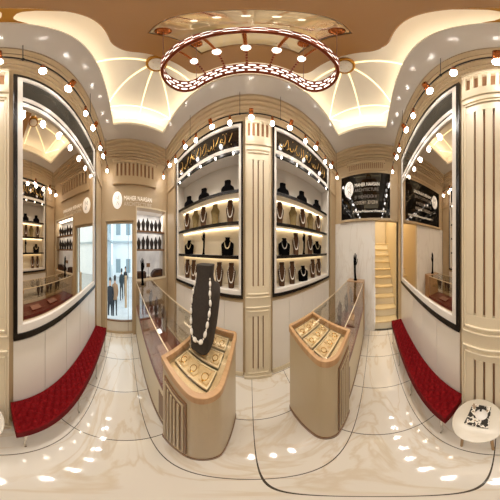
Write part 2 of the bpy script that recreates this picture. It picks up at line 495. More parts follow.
# gold strip shaped to stand in for a reflection between brown panel and soffit
w = MB()
rings = []
for k in range(9):
    t = k/8; y = OY0 + (BY0 - OY0)*t; hw = .016 + .07*abs(2*t-1)**4
    rings.append([(-.02-hw, y, 3.485), (-.02+hw, y, 3.485), (-.02+hw, y, 3.5), (-.02-hw, y, 3.5)])
w.loft(rings, True, False); struct(w, 'reflection_strip', 'gold_gloss')

# glowing umbrella ribs and medallion at each end of the white ceiling
def fan(cx, sgn, tagside):
    cy = .36
    ex = CX0 if sgn < 0 else CX1
    zz = ZC - .0005
    joint = 1.74
    lines = [((cx, cy), (cx, CY0)), ((cx, cy), (cx, CY1)), ((cx, cy), (ex, cy)),
             ((cx, cy), (sgn*joint, CY0+.02)), ((cx, cy), (sgn*joint, CY1-.02)),
             ((sgn*joint, CY0+.02), (sgn*joint, CY1-.02)), ((sgn*joint, CY0+.02), (ex, cy-.3)), ((sgn*joint, CY1-.02), (ex, cy+.3))]
    root = thing('fan_ceiling_light', 'umbrella of glowing ribs on the white ceiling at the %s end' % tagside, 'ceiling light', (cx, cy, ZC), 0)
    for (a, b_) in lines:
        A = Vector((*a, 0)); B = Vector((*b_, 0)); d = (B-A).normalized(); nrm = Vector((-d.y, d.x, 0))
        q = MB(); hw = .0085
        ring = lambda P: [(P + nrm*hw + Vector((0, 0, zz-.012)))[:], (P - nrm*hw + Vector((0, 0, zz-.012)))[:], (P - nrm*hw + Vector((0, 0, zz)))[:], (P + nrm*hw + Vector((0, 0, zz)))[:]]
        st = A + d*.1 if (a == (cx, cy)) else A
        q.loft([ring(st), ring(B - d*.004)], True, False)
        q.build('glowing_rib', 'rib_glow', root, world=True)
    med = thing('ceiling_medallion', 'round white ceiling medallion with a brown rim at the %s end' % tagside, 'medallion', (cx, cy, ZC-.07))
    MB().lathe([(.0001, 0), (.088, 0), (.095, .008), (.095, .055)], (0, 0, 0), 32).build('disc', 'cove_white', med)
    MB().loft([[(r_*math.cos(a), r_*math.sin(a), z) for r_, z in ((.096, .01), (.128, .02), (.128, .069), (.096, .069))] for a in [2*PI*k/32 for k in range(32)]], False, True, True).build('rim', 'gold_gloss', med)
    for k in range(5):
        a = 2*PI*k/5
        MB().lathe([(.0001, 0), (.008, 0), (.008, .003)], (.05*math.cos(a), .05*math.sin(a), -.003), 8).build('pin_light', 'letter_grey', med)
fan(-.86, -1, 'door'); fan(.90, 1, 'staircase')

# ------------------------------------------------------------------ chandelier
h0 = CAMZ + .92
ch = thing('chandelier', 'oblong copper ring chandelier with tiers of glowing white bars', 'chandelier', (0, .315, h0))
outl = rpoly([(-.465, -.13), (.465, -.13), (.465, .13), (-.465, .13)], .125, 12)
def resample(poly, n_):
    P = [Vector(p) for p in poly]; L = [(P[(i+1) % len(P)] - P[i]).length for i in range(len(P))]; tot = sum(L); out = []
    for k in range(n_):
        d = tot*k/n_; i = 0
        while d > L[i]: d -= L[i]; i += 1
        q = P[i].lerp(P[(i+1) % len(P)], d/max(L[i], 1e-9)); out.append((q.x, q.y))
    return out, tot
path, per = resample(outl, 132)
for k in range(4):
    MB().tube([(x, y, .04*k) for x, y in path], .0095, 8, True).build('ring', 'dark_copper', ch)
NB = 33
for k in range(3):
    for i in range(NB):
        a = i*4 + (k % 2)*2; pts = []
        for q in (0.6, 1.3, 2.0, 2.7, 3.4):
            f = a + q; i0 = int(f) % 132; i1 = (i0+1) % 132; t = f - int(f)
            pts.append((path[i0][0]*(1-t) + path[i1][0]*t, path[i0][1]*(1-t) + path[i1][1]*t, .04*k + .02))
        MB().tube(pts, [.006, .0088, .0095, .0088, .006], 6).build('light_bar', 'bar_glow', ch)
for i in range(0, 132, 4):
    x, y = path[i]; MB().tube([(x, y, 0), (x, y, .12)], .005, 5).build('strut', 'dark_copper', ch)
for x in (-.263, -.138, -.016, .108, .235):
    MB().tube([(x, -.13, .09), (x, -.02, .085)], .007, 8).build('cross_arm', 'copper', ch)
    MB().ball((x, -.005, .085), .021, 12).build('bulb', 'bar_glow', ch)
    q = MB()
    for j in range(6): q.ball((x, .028 + j*.018, .085 - j*.003), .0075, 8)
    q.build('bead_string', 'dark_copper', ch)
for sx in (-1, 1):
    for yy, yc in ((-.13, .19), (.13, .445)):
        X = .355
        MB().tube([(sx*X, yy, .11), (sx*X, yy, 3.499 - h0)], .0022, 5).build('hanging_wire', 'dark_copper', ch)
        MB().lathe([(.0001, -.022), (.035, -.02), (.045, -.005), (.045, .045 if True else 0)], (sx*X, yy, 3.505 - h0), 20).build('ceiling_rose', 'copper', ch)

# ------------------------------------------------------------------ wall shelving units
SHELF_Z = [2.115, 1.78, 1.445, 1.10]
def glyphs(mb, x0, x1, zc, hgt, y, seed):
    """flowing calligraphy-like strokes"""
    rnd = random.Random(seed); x = x0
    while x < x1:
        k = rnd.choice((0, 1, 2, 3)); s_ = hgt
        if k == 0: pts = [(x, zc + s_*.5), (x + .012, zc + s_*.1), (x + .004, zc - s_*.35), (x - .03, zc - s_*.5)]
        elif k == 1: pts = [(x + .07*math.cos(a)*.6, zc - s_*.15 + s_*.3*math.sin(a)) for a in [PI*1.0 + PI*j/6*1.1 for j in range(7)]]
        elif k == 2: pts = [(x + .025*math.cos(a), zc + .03*math.sin(a)) for a in [2*PI*j/9 for j in range(9)]] + [(x + .06, zc - s_*.4)]
        else: pts = [(x - .02, zc - s_*.3), (x + .02, zc + s_*.1), (x + .05, zc + s_*.5)]
        mb.tube([(px, y, pz) for px, pz in pts], [.004 + .006*math.sin(PI*(j+.5)/len(pts)) for j in range(len(pts))], 5)
        if rnd.random() < .6: mb.ball((x + .03, y, zc + s_*rnd.choice((-.55, .6))), .008, 6)
        x += rnd.uniform(.06, .12)

def shelf_unit(x0, x1, side, pil_left):
    root = thing('wall_shelf_unit', 'white jewellery shelf unit with black shelf edges, beside the front pillar towards the %s' % side, 'shelf unit', ((x0+x1)/2, YF, 1.03))
    W = dict(parent=root, world=True)
    MB().frame('y', x0, x1, 1.03, 3.05, .035, YF-.035, YF-.0005).build('outer_frame', 'black_frame', bevel=.004, **W)
    f = MB().frame('y', x0+.035, x1-.035, 1.065, 3.015, .045, YF-.028, YF+.015)
    f.box(x0+.08, x1-.08, YF-.028, YF+.015, 2.575, 2.635)
    f.build('inner_frame', 'white_frame', bevel=.004, **W)
    MB().box(x0+.01, x1-.01, YF+.265, YF+.28, 1.04, 3.04).build('back_panel', 'white_back', **W)
    s_ = MB(); s_.box(x0+.01, x0+.04, YF+.016, YF+.264, 1.04, 3.04); s_.box(x1-.04, x1-.01, YF+.016, YF+.264, 1.04, 3.04); s_.box(x0+.04, x1-.04, YF+.016, YF+.264, 2.56, 2.6)
    s_.build('side_panels', 'white_frame', **W)
    MB().box(x0+.045, x1-.045, YF+.262, YF+.2645, 2.15, 2.555).build('top_bay_back', 'grey_back', **W)  # greyer board puts the unlit look of the top bay into colour
    sg = MB().box(x0+.08, x1-.08, YF+.0, YF+.012, 2.635, 2.97).build('sign_panel', 'black_sign', **W)
    g = MB(); glyphs(g, x0+.2, x1-.2 , 2.80, .17, YF-.004, 3 if pil_left else 8)
    gg = g.build('gold_script', 'gold_leaf', root, world=True)
    gg.parent = sg; gg.location = (0, 0, 0)
    MB().box(x0+.06, x1-.06, YF-.034, YF-.004, 2.535, 2.574).build('light_bar_housing', 'black_frame', **W)
    for k in range(5):
        x = x0 + (x1-x0)*(k+.5)/5
        MB().ball((x, YF-.03, 2.545), .017, 10).build('spot_bulb', 'small_glow', **W)
    for k, z in enumerate(SHELF_Z):
        if k < 3:
            sh = MB().box(x0+.041, x1-.041, YF+.03, YF+.2615, z-.028, z).build('shelf', 'white_frame', **W)
            e_ = MB().box(x0+.041, x1-.041, YF+.014, YF+.03, z-.034, z+.002).build('shelf_edge', 'black_frame', root, world=True)
            e_.parent = sh; e_.location = (0, 0, 0)
            MB().box(x0+.06, x1-.06, YF+.235, YF+.255, z-.040, z-.029).build('light_strip', 'shelf_glow', **W)
        else:
            MB().box(x0+.041, x1-.041, YF+.02, YF+.2615, z-.03, z).build('bottom_board', 'white_frame', **W)
    return root
shelf_unit(*UL, 'door', False)
shelf_unit(*UR, 'staircase', True)

# busts ---------------------------------------------------------------
def sell(w_, d_, z, n_=24, e=2.6, oy=0., ox=0.):
    out = []
    for k in range(n_):
        a = 2*PI*k/n_; c, s_ = math.cos(a), math.sin(a)
        out.append((ox + w_/2*math.copysign(abs(c)**(2/e), c), oy + d_/2*math.copysign(abs(s_)**(2/e), s_), z))
    return out
def interp(tab, z):
    for a, b_ in zip(tab, tab[1:]):
        if a[0] <= z <= b_[0]:
            t = (z-a[0])/(b_[0]-a[0]); return [p+(q-p)*t for p, q in zip(a[1:], b_[1:])]
    return list(tab[-1][1:])
# profile rows: z, width, depth, centre y (unit height, faces -Y)
TALL = [(0, .44, .40, .0), (.06, .46, .40, 0), (.3, .54, .34, .0), (.5, .66, .32, .02), (.62, .70, .30, .04), (.70, .62, .28, .05), (.77, .46, .26, .06), (.88, .40, .24, .07), (1, .42, .25, .08)]
CURVY = [(0, .60, .40, .0), (.06, .62, .40, 0), (.25, .58, .34, .0), (.45, .66, .32, .02), (.64, .82, .30, .04), (.74, .72, .28, .05), (.82, .48, .26, .06), (.92, .42, .24, .07), (1, .44, .25, .08)]
WIDE = [(0, 1.26, .7, .0), (.08, 1.28, .7, 0), (.35, 1.36, .6, .02), (.55, 1.46, .52, .05), (.66, 1.34, .46, .08), (.74, .92, .40, .09), (.81, .56, .36, .10), (.9, .50, .34, .11), (1, .54, .35, .12)]
LOW = [(0, 1.62, .8, .0), (.08, 1.66, .8, 0), (.3, 1.72, .74, .03), (.48, 1.62, .72, .08), (.58, 1.15, .6, .10), (.66, .84, .56, .12), (.85, .78, .56, .13), (1, .84, .57, .14)]
def bust_mesh(tab, H):
    rings = []
    N = 14
    for k in range(N+1):
        z = k/N; w_, d_, oy = interp(tab, z)
        rings.append(sell(w_*H, d_*H, z*H, 20, 2.6, oy*H))
    return MB().loft(rings, True, True)
def front_point(tab, H, u, z, off):
    w_, d_, oy = interp(tab, z); c = max(-1, min(1, u/(w_/2)))
    y = oy - d_/2*(max(0., 1-abs(c)**2.6))**(1/2.6)
    return (u*H, y*H - off, z*H)
def loop_pts(tab, H, ztop, zlow, hw, n_, off):
    pts = []
    for k in range(n_):
        t = -1 + 2*k/(n_-1)
        z = zlow + (ztop - zlow)*abs(t)**2.2
        u = hw*math.copysign(abs(t)**.75, t)
        w_ = interp(tab, z)[0]; u = max(-w_/2*.985, min(w_/2*.985, u))
        pts.append(front_point(tab, H, u, z, off))
    return pts
KINDS = {
    'brown': ('necklace_bust', TALL, .262, 'bust_brown', 'slim brown bust', 'bust'),
    'olive': ('necklace_bust', CURVY, .25, 'bust_olive', 'olive bust with curved shoulders', 'bust'),
    'black': ('necklace_bust', WIDE, .19, 'bust_black', 'black bust with wide shoulders', 'bust'),
    'low': ('necklace_bust', LOW, .165, 'bust_black', 'low black neck bust', 'bust'),
}
PROTO = {}
def put_bust(kind, loc, label, group, neck=None, neck_label=None, rz=0, scale=1.):
    nm, tab, H, m_, _, cat = KINDS[kind]; key = (kind,)
    if key not in PROTO:
        o = tag(bust_mesh(tab, H).build(nm, m_), label, cat, group); PROTO[key] = o
    else:
        o = PROTO[key].copy(); COL.objects.link(o); tag(o, label, cat, group)
    o.location = loc; o.rotation_euler = (0, 0, rz)
    if neck:
        kk = (kind, neck)
        if kk not in PROTO:
            hw = .27 if kind == 'brown' else (.36 if kind == 'black' else .40)
            zl = .24 if kind == 'brown' else (.38 if kind == 'black' else .30)
            pts = loop_pts(tab, H, .86 if kind != 'low' else .8, zl, hw, 27, .003)
            q = MB(); q.tube(pts, .0028, 6)
            for p in pts: q.ball(p, .0085 if kind == 'brown' else .0075, 8)
            n_ = q.build('necklace', neck); PROTO[kk] = n_
        else:
            n_ = PROTO[kk].copy(); COL.objects.link(n_)
        tag(n_, neck_label, 'necklace', 'necklaces on the wall shelf busts'); n_.location = loc; n_.rotation_euler = (0, 0, rz)
    return o
def hand_mesh(H):
    """tall jewellery hand: oval foot, slender wrist, palm, four fingers and a thumb"""
    q = MB()
    sec = [(0, .24, .2), (.03, .25, .2), (.07, .17, .14), (.3, .15, .11), (.5, .16, .11), (.6, .2, .11), (.68, .235, .1), (.74, .23, .085)]
    q.loft([sell(w_*H, d_*H, z*H, 14, 2.2, 0, .05*H*math.sin(3*z)) for z, w_, d_ in sec], True, True)
    cx = .05*H*math.sin(3*.74)
    for j, (dx, L, sp) in enumerate(((-.084, .20, -.03), (-.028, .25, -.008), (.028, .235, .012), (.082, .17, .035))):
        q.tube([(cx+dx*H, 0, .72*H), (cx+(dx+sp*.5)*H, -.01*H, (.72+L*.5)*H), (cx+(dx+sp)*H, -.03*H, (.72+L)*H)], [.03*H, .026*H, .016*H], 8)
    q.tube([(cx-.085*H, 0, .57*H), (cx-.16*H, -.02*H, .66*H), (cx-.175*H, -.04*H, .77*H)], [.036*H, .03*H, .018*H], 8)
    return q

YI = YF + .13
def sx(px, y=YI): return y*math.tan(math.radians((px-250)*.72))
sides = {'door': 'left', 'staircase': 'right'}
rows = {
  ('door', 0): [('low', 189.2, 0), ('low', 204.2, 0), ('low', 227.8, 0)],
  ('door', 1): [('brown', 187.3, 1), ('olive', 195.7, 0), ('brown', 203.4, 1), ('olive', 215.2, 0), ('brown', 230.2, 1)],
  ('door', 2): [('black', 189.2, 2), ('hand', 203.6, 0), ('black', 227.5, 2)],
  ('door', 3): [('brown', 187.5, 1), ('brown', 193.8, 1), ('brown', 219.3, 1), ('brown', 231.3, 1)],
  ('staircase', 0): [('low', 282.7, 0), ('low', 301.5, 0), ('low', 316.5, 0)],
  ('staircase', 1): [('brown', 279.7, 1), ('olive', 293, 0), ('brown', 302.5, 1), ('olive', 310.3, 0), ('brown', 318.0, 1)],
  ('staircase', 2): [('black', 284.2, 3), ('brown', 295.8, 1), ('hand', 303.6, 0), ('brown', 310.0, 1), ('black', 317.0, 2)],
  ('staircase', 3): [('brown', 281.8, 1), ('brown', 292, 1), ('black', 303.0, 3), ('brown', 312.6, 1), ('brown', 318.6, 1)],
}
SH = ['top', 'second', 'third', 'bottom']
HANDP = None
for (side, r_), items in rows.items():
    for i, (k, px, nk) in enumerate(items):
        loc = (sx(px), YI - (.02 if k == 'low' else .005), SHELF_Z[r_] + .0005)
        where = '%s from door, %s shelf, %s side unit' % (ORD[i], SH[r_], side)
        if k == 'hand':
            lab = 'black hand shaped display stand on the third shelf, unit nearer the %s' % side
            if HANDP is None:
                o = HANDP = hand_mesh(.30).build('hand_display', 'bust_black')
            else: o = HANDP.copy(); COL.objects.link(o)
            tag(o, lab, 'hand display', 'black hand displays'); o.location = loc
        else:
            desc = KINDS[k][4]
            mm = {0: None, 1: 'pearl', 2: 'pale_gold', 3: 'silver'}[nk]
            tone = {1: 'white beaded', 2: 'gold', 3: 'silver'}.get(nk)
            put_bust(k, loc, '%s, %s' % (desc, where), 'jewellery busts on the wall shelves', mm,
                     '%s necklace on the bust %s' % (tone, where) if mm else None, math.radians(-(px-250)*.72*(.3 if k == 'low' else .55)))

# ------------------------------------------------------------------ mirrors on the back wall
def wall_mirror(x0, x1, side):
    root = thing('wall_mirror', 'tall white and black framed wall mirror above the red bench nearer the %s' % side, 'mirror', ((x0+x1)/2, YB, 1.0))
    W = dict(parent=root, world=True)
    MB().frame('y', x0, x1, 1.0, 3.05, .042, YB+.0005, YB+.04).build('outer_frame', 'black_frame', bevel=.004, **W)
    f = MB().frame('y', x0+.042, x1-.042, 1.042, 3.008, .055, YB+.0005, YB+.034)
    f.box(x0+.097, x1-.097, YB+.0005, YB+.034, 2.59, 2.645); f.box(x0+.097, x1-.097, YB+.0005, YB+.034, 2.515, 2.565)
    f.build('inner_frame', 'white_frame', bevel=.004, **W)
    MB().box(x0+.05, x1-.05, YB+.0005, YB+.028, 2.565, 2.59).build('black_rule', 'black_frame', **W)
    MB().box(x0+.09, x1-.09, YB+.0005, YB+.012, 1.09, 2.52).build('mirror_glass', 'mirror_glass', **W)
    MB().box(x0+.09, x1-.09, YB+.0005, YB+.014, 2.64, 2.96).build('dark_panel', 'dark_glass', **W)
wall_mirror(*UL, 'door'); wall_mirror(*UR, 'staircase')

# ------------------------------------------------------------------ benches
def bench(x0, x1, label):
    L = x1-x0; D = .29; zt = .43
    root = thing('tufted_bench', label, 'bench', ((x0+x1)/2, YB+.18, 0), 0, 'red benches along the mirror wall')
    nx, ny = 220, 36; c = MB(); vs = []
    per_ = .094
    for j in range(ny+1):
        for i in range(nx+1):
            u = i/nx; v = j/ny; x = (u-.5)*L; y = (v-.5)*D
            a = (x + y)/per_*PI; b_ = (x - y)/per_*PI
            ed = min(u*L, (1-u)*L, v*D, (1-v)*D)
            bump = (abs(math.sin(a))*abs(math.sin(b_)))**.5
            bump = max(bump, min(1., max(0., 1.25 - ed/.022)))
            z = zt - .052 + .050*bump
            if ed < .03: z -= .022*(1-ed/.03)**2
            vs.append((x, y, z))
    nb = len(vs); fs = [(j*(nx+1)+i, j*(nx+1)+i+1, (j+1)*(nx+1)+i+1, (j+1)*(nx+1)+i) for j in range(ny) for i in range(nx)]
    c.add(vs, fs, True)
    c.box(-L/2, L/2, -D/2, D/2, .315, zt-.08)
    # sides under the rolled edge
    rim = [(i, 0) for i in range(nx+1)] + [(nx, j) for j in range(1, ny+1)] + [(i, ny) for i in range(nx-1, -1, -1)] + [(0, j) for j in range(ny-1, 0, -1)]
    top = [vs[j*(nx+1)+i] for i, j in rim]
    c.loft([[(p[0], p[1], .34) for p in top], top], False, True)
    c.build('cushion', 'red_velvet', root)
    MB().box(-L/2+.02, L/2-.02, -D/2+.02, D/2-.02, .30, .3149).build('seat_board', 'maroon', root)
    for fx in (-.466, -.15, .15, .466):
        for sy in (-1, 1):
            x = fx*L; y = sy*(D/2-.035)
            MB().tube([(x, y, .3), (x, y+sy*.012, .24), (x, y+sy*.006, .12), (x, y-sy*.004, .05), (x, y+sy*.012, .012), (x, y+sy*.022, .0085)], [.02, .017, .011, .009, .010, .008], 10).build('leg', 'chrome', root)
    return root
bench(-2.0, -.10, 'long red velvet tufted bench under the mirror nearer the door')
bench(.39, 2.25, 'long red velvet tufted bench under the mirror nearer the staircase')

# ------------------------------------------------------------------ round table and magazine
tb = thing('side_table', 'small round white topped side table between the two red benches', 'side table', (.150, -.537, 0))
MB().lathe([(.0001, .475), (.166, .475), (.179, .482), (.181, .495), (.177, .5), (.0001, .5)], (0, 0, 0), 48).build('table_top', 'table_white', tb)
for k in range(3):
    a = PI/2 + .1 + PI/3 + k*2*PI/3
    MB().tube([(.10*math.cos(a), .10*math.sin(a), .474), (.118*math.cos(a), .118*math.sin(a), .004)], [.014, .010], 10).build('leg', 'leg_wood', tb)
mg = thing('magazine', 'magazine with black and white floral cover lying on the round table', 'magazine', (.150, -.558, .5005), math.radians(181))
MB().box(-.078, .078, -.09, .09, 0, .012).build('pages', 'white_frame', mg)
MB().box(-.079, .079, -.091, .091, .012, .0135).build('cover', 'cover_print', mg)
MB().lathe([(.0001, 0), (.046, 0), (.046, .001), (.0001, .001)], (.014, .012, .0136), 32).build('printed_disc', 'white_frame', mg)
bw = MB(); bw.loft([sell(.045, .028, z, 16, 2, .06, -.02) for z in (.0136, .0145)]); bw.loft([sell(.045, .028, z, 16, 2, .064, .025) for z in (.0136, .0145)]); bw.box(-.006, .01, .035, .085, .0136, .0148)
bw.build('printed_bow', 'ink_black', mg)

# ------------------------------------------------------------------ counters
ZT = 1.0
def counter_head(x0, x1, y0, y1, open_end, side):
    """open_end: 'r' -> rounded corner at x1 (door-side counter), 'l' -> rounded at x0"""
    root = thing('display_counter', 'taupe display counter with wood rimmed glass top at the %s' % side, 'counter', ((x0+x1)/2, (y0+y1)/2, 0))
    W = dict(parent=root, world=True)
    pts = [(x0, y0), (x1, y0), (x1, y1), (x0, y1)]
    rad = [.012, .15, .04, .012] if open_end == 'r' else [.15, .012, .012, .04]
    def ins(d):
        return rpoly([(x0+d, y0+d), (x1-d, y0+d), (x1-d, y1-d), (x0+d, y1-d)], [max(.004, q-d) for q in rad], 10)
    MB().prism(ins(.012), .05, .80, True).build('body', 'taupe_lacquer', **W)
    MB().ringprism(ins(.012), ins(.03), .80, ZT-.045).build('body_collar', 'taupe_lacquer', **W)
    MB().prism(ins(.006), 0, .05).build('plinth', 'brown_trim', **W)
    MB().ringprism(ins(0), ins(.032), ZT-.045, ZT-.003).build('wood_rim', 'wood_rim', bevel=.004, **W)
    MB().prism(ins(.031), ZT-.012, ZT-.004).build('glass_top', 'glass', **W)
    MB().prism(ins(.031), .8005, .935).build('tray_floor', 'tray_gold', **W)
    # fluted panel on the customer side
    a, b_ = (x0+.055, x1-.155) if open_end == 'r' else (x0+.13, x1-.055)
    fp = MB().box(a, b_, y0+.002, y0+.0115, .10, .90).build('fluted_panel', 'brown_trim', **W)
    fr = MB().frame('y', a+.015, b_-.015, .125, .875, .012, y0-.004, y0+.002).build('panel_frame', 'taupe_lacquer', root, world=True)
    fr.parent = fp; fr.location = (0, 0, 0)
    nfl = 4; gx = (b_-a-.08)/nfl
    q = MB()
    for k in range(nfl): q.box(a+.04+k*gx+.008, a+.04+(k+1)*gx-.008, y0-.006, y0+.002, .16, .84)
    q = q.build('flutes', 'taupe_lacquer', root, world=True, bevel=.003); q.parent = fp; q.location = (0, 0, 0)
    return root
def rest_tray(xc, yc, L, D, z, label, group):
    t = thing('jewellery_tray', label, 'tray', (xc, yc, z), 0, group)
    MB().box(-L/2, L/2, -D/2, D/2, 0, .012).build('board', 'tray_gold', t)
    MB().frame('y', -L/2, L/2, -D/2, D/2, .008, .0, .022).xform(Matrix(((1, 0, 0, 0), (0, 0, 1, 0), (0, 1, 0, 0), (0, 0, 0, 1)))).build('raised_edge', 'tray_edge', t)
    nn = 3
    for k in range(nn):
        x = -L/2 + L*(k+.5)/nn
        pad = MB()
        pad.loft([[(x + px*s_, py*s_, zz) for px, py in [(-.03, -.045), (.03, -.045), (.045, -.01), (.018, .012), (.018, .05), (-.018, .05), (-.018, .012), (-.045, -.01)]] for zz, s_ in ((.012, 1), (.022, .98), (.027, .85))], True, False)
        pad.build('neck_pad', 'tray_gold', t, .002)
        ck = MB(); ck.tube([(x + .022*math.cos(a), -.012 + .026*math.sin(a), .029) for a in [2*PI*j/18 for j in range(18)]], .0028, 6, True)
        ck.ball((x, -.042, .03), .007, 8)
        ck.build('chain', 'gold_metal', t)
    return t
def showcase(x0, x1, y0, y1, head_x, side, block=None):
    root = thing('glass_showcase', 'long glass showcase with maroon base beside the counter at the %s' % side, 'showcase', ((x0+x1)/2, (y0+y1)/2, 0))
    W = dict(parent=root, world=True)
    MB().box(x0, x1, y0, y1, .05, .55).build('base_cabinet', 'cream_base', bevel=.004, **W)
    MB().box(x0, x1, y0-.006, y1, 0, .05).build('plinth', 'brown_trim', **W)
    MB().box(x0, x1, y0+.0, y1, .5501, .585).build('maroon_deck', 'maroon', **W)
    e_ = MB()
    e_.box(x0, x1, y0, y0+.012, .5855, .60)
    e_.build('sill_rail', 'maroon', **W)
    g = MB(); g.box(x0+.002, x1-.002, y0+.001, y0+.007, .60, ZT-.012); g.build('front_glass', 'glass', **W)
    MB().box(x0+.002, x1-.002, y1-.007, y1-.001, .586, ZT-.012).build('rear_glass', 'glass', **W)
    MB().box(x0, x1, y0, y1, ZT-.011, ZT-.003).build('glass_top', 'glass', **W)
    MB().box(x0+.01, x1-.01, y0+.16, y1-.012, .776, .783).build('glass_shelf', 'glass', **W)
    ed = MB(); ed.box(x0, x1, y0-.003, y0+.003, ZT-.012, ZT-.002); ed.box(x0, x1, y1-.003, y1+.003, ZT-.012, ZT-.002)
    ed.build('edge_trim', 'tray_edge', **W)
    # brown fluted inset near the counter head
    a, b_ = (head_x-.20, head_x-.05) if head_x < 0 else (head_x+.05, head_x+.20)
    MB().box(a, b_, y0-.004, y0+.0, .10, .48).build('inset_panel', 'brown_trim', **W)
    if block:
        MB().box(block[0], block[1], y0-.01, y1, .056, ZT+.002).build('end_block', 'wood_rim', bevel=.004, **W)
    return root
counter_head(-.58, -.142, .280, .885, 'r', 'door side')
counter_head(.455, .885, .280, .885, 'l', 'staircase side')
showcase(-2.50, -.585, .355, .885, -.58, 'door side')
showcase(.89, 2.40, .355, .885, .885, 'staircase side', (2.402, 2.64))
for side, xc in (('door side', -.362), ('staircase side', .67)):
    for k, (yc, nm) in enumerate(((.455, 'nearest the aisle'), (.615, 'in the middle'), (.775, 'nearest the wall shelves'))):
        rest_tray(xc + (.02 if xc > 0 else -.02), yc, .30, .135, .9355, 'gold jewellery tray %s under the %s counter glass' % (nm, side), 'gold trays inside the counters')
# little stands and trays inside the showcases
mini = None
MINIT = [(0, .36, .36, 0), (.06, .38, .36, 0), (.12, .30, .3, 0), (.35, .52, .40, 0), (.55, .66, .44, 0), (.68, .6, .42, 0), (.8, .32, .3, 0), (.92, .2, .2, 0), (1, .12, .12, 0)]
def mini_stand(loc, H, label, group):
    global mini
    if mini is None:
        o = mini = bust_mesh(MINIT, .17).build('necklace_stand', 'figure_dark')
    else: o = mini.copy(); COL.objects.link(o)
    o.location = loc; tag(o, label, 'necklace stand', group); return o
for side, xs in (('door side', (-1.15, -1.32, -1.5, -1.68, -1.87, -2.05)), ('staircase side', (1.3, 1.48, 1.66, 1.85, 2.05, 2.22))):
    for i, x in enumerate(xs):
        mini_stand((x, .70 if i % 2 else .62, .7835), .17, 'small dark brown stand on the glass shelf, %s from the counter, %s showcase' % (ORD[i], side), 'dark stands inside the showcases')
    for i, x in enumerate((xs[0]+(.1 if xs[0] < 0 else -.1), xs[3])):
        t = thing('velvet_tray', 'flat rose coloured tray on the deck %s, %s showcase' % ('beside the counter' if i == 0 else 'further along', side), 'tray', (x, .60, .5855), 0, 'flat trays inside the showcases')
        MB().box(-.16, .16, -.11, .11, 0, .015).build('board', 'maroon', t)
        MB().box(-.145, .145, -.095, .095, .0151, .02).build('pad', 'rose_pad', t)

# hands standing on the glass
for x, y, z, lab in ((-2.2, .50, ZT-.002, 'tall slim black hand stand on the glass showcase by the show window'), (2.51, .63, ZT+.003, 'tall slim black hand stand on the wooden block by the marble wall')):
    o = hand_mesh(.40 if x < 0 else .46).build('hand_display', 'bust_black'); o.location = (x, y, z); o.rotation_euler = (0, 0, PI/2*.8 if x > 0 else -PI/2*.8); tag(o, lab, 'hand display')

# big dark bust with baroque pearls on the counter
BIG = [(z, w_, r_-f_, (r_+f_)/2) for z, w_, f_, r_ in ((0, .42, -.22, .30), (.05, .43, -.225, .32), (.2, .50, -.20, .44), (.45, .56, -.15, .56), (.60, .58, -.10, .62), (.69, .56, -.07, .62), (.735, .52, -.05, .60), (.765, .42, -.04, .36), (.85, .37, -.01, .30), (1, .40, .01, .33))]
BH = .43; bl = (-.425, .62, ZT-.003); brz = math.radians(6)
rings = []
for k in range(25):
    z = k/24; w_, d_, oy = interp(BIG, z); rings.append(sell(w_*BH, d_*BH, z*BH, 36, 3.8, oy*BH))
o = MB().loft(rings, True, True).build('large_necklace_bust', 'bust_dark', None, .006); o.location = bl; o.rotation_euler = (0, 0, brz)
tag(o, 'large dark grey brown necklace bust standing on the door side counter', 'bust')
nk = thing('pearl_necklace', 'long necklace of large white baroque pearls on the dark bust', 'necklace', bl, brz)
def fp_big(u, z, off):
    w_, d_, oy = interp(BIG, z); c = max(-1, min(1, u/(w_/2))); y = oy - d_/2*(max(0., 1-abs(c)**3.8))**(1/3.8); return Vector((u*BH, y*BH-off, z*BH))
raw = []
for k in range(201):
    t = -1 + k/100; z = .17 + .72*abs(t)**2.4; u = .262*math.copysign(abs(t)**.62, t) if abs(t) < .8 else math.copysign(.262*.8**.62 - (abs(t)-.8)*.30, t)
    w_ = interp(BIG, z)[0]; u = max(-w_/2*.99, min(w_/2*.99, u)); raw.append(fp_big(u, z, .007))
acc = [0]
for a, b_ in zip(raw, raw[1:]): acc.append(acc[-1] + (b_-a).length)
MB().tube([tuple(p) for p in raw[::6]], .0018, 5).build('cord', 'silver', nk)
pos = .01; k = 0; total = acc[-1]
while pos < total - .01:
    i = max(j for j in range(len(acc)) if acc[j] <= pos); p = raw[i]; d = (raw[min(i+2, 200)] - raw[max(i-2, 0)]).normalized()
    big = k % 2 == 0; mid = 1 - abs(2*pos/total - 1)
    r_ = (.0105 + .0045*mid) if big else .0062; rl = r_*1.45 if big else r_
    q = MB().ball((0, 0, 0), r_, 10, rl); q.xform(Matrix.Translation(p) @ d.to_track_quat('Z', 'Y').to_matrix().to_4x4())
    q.build('pearl', 'pearl', nk)
    pos += rl + ((.0062) if big else (.0105 + .0045*mid)*1.45) + .001; k += 1

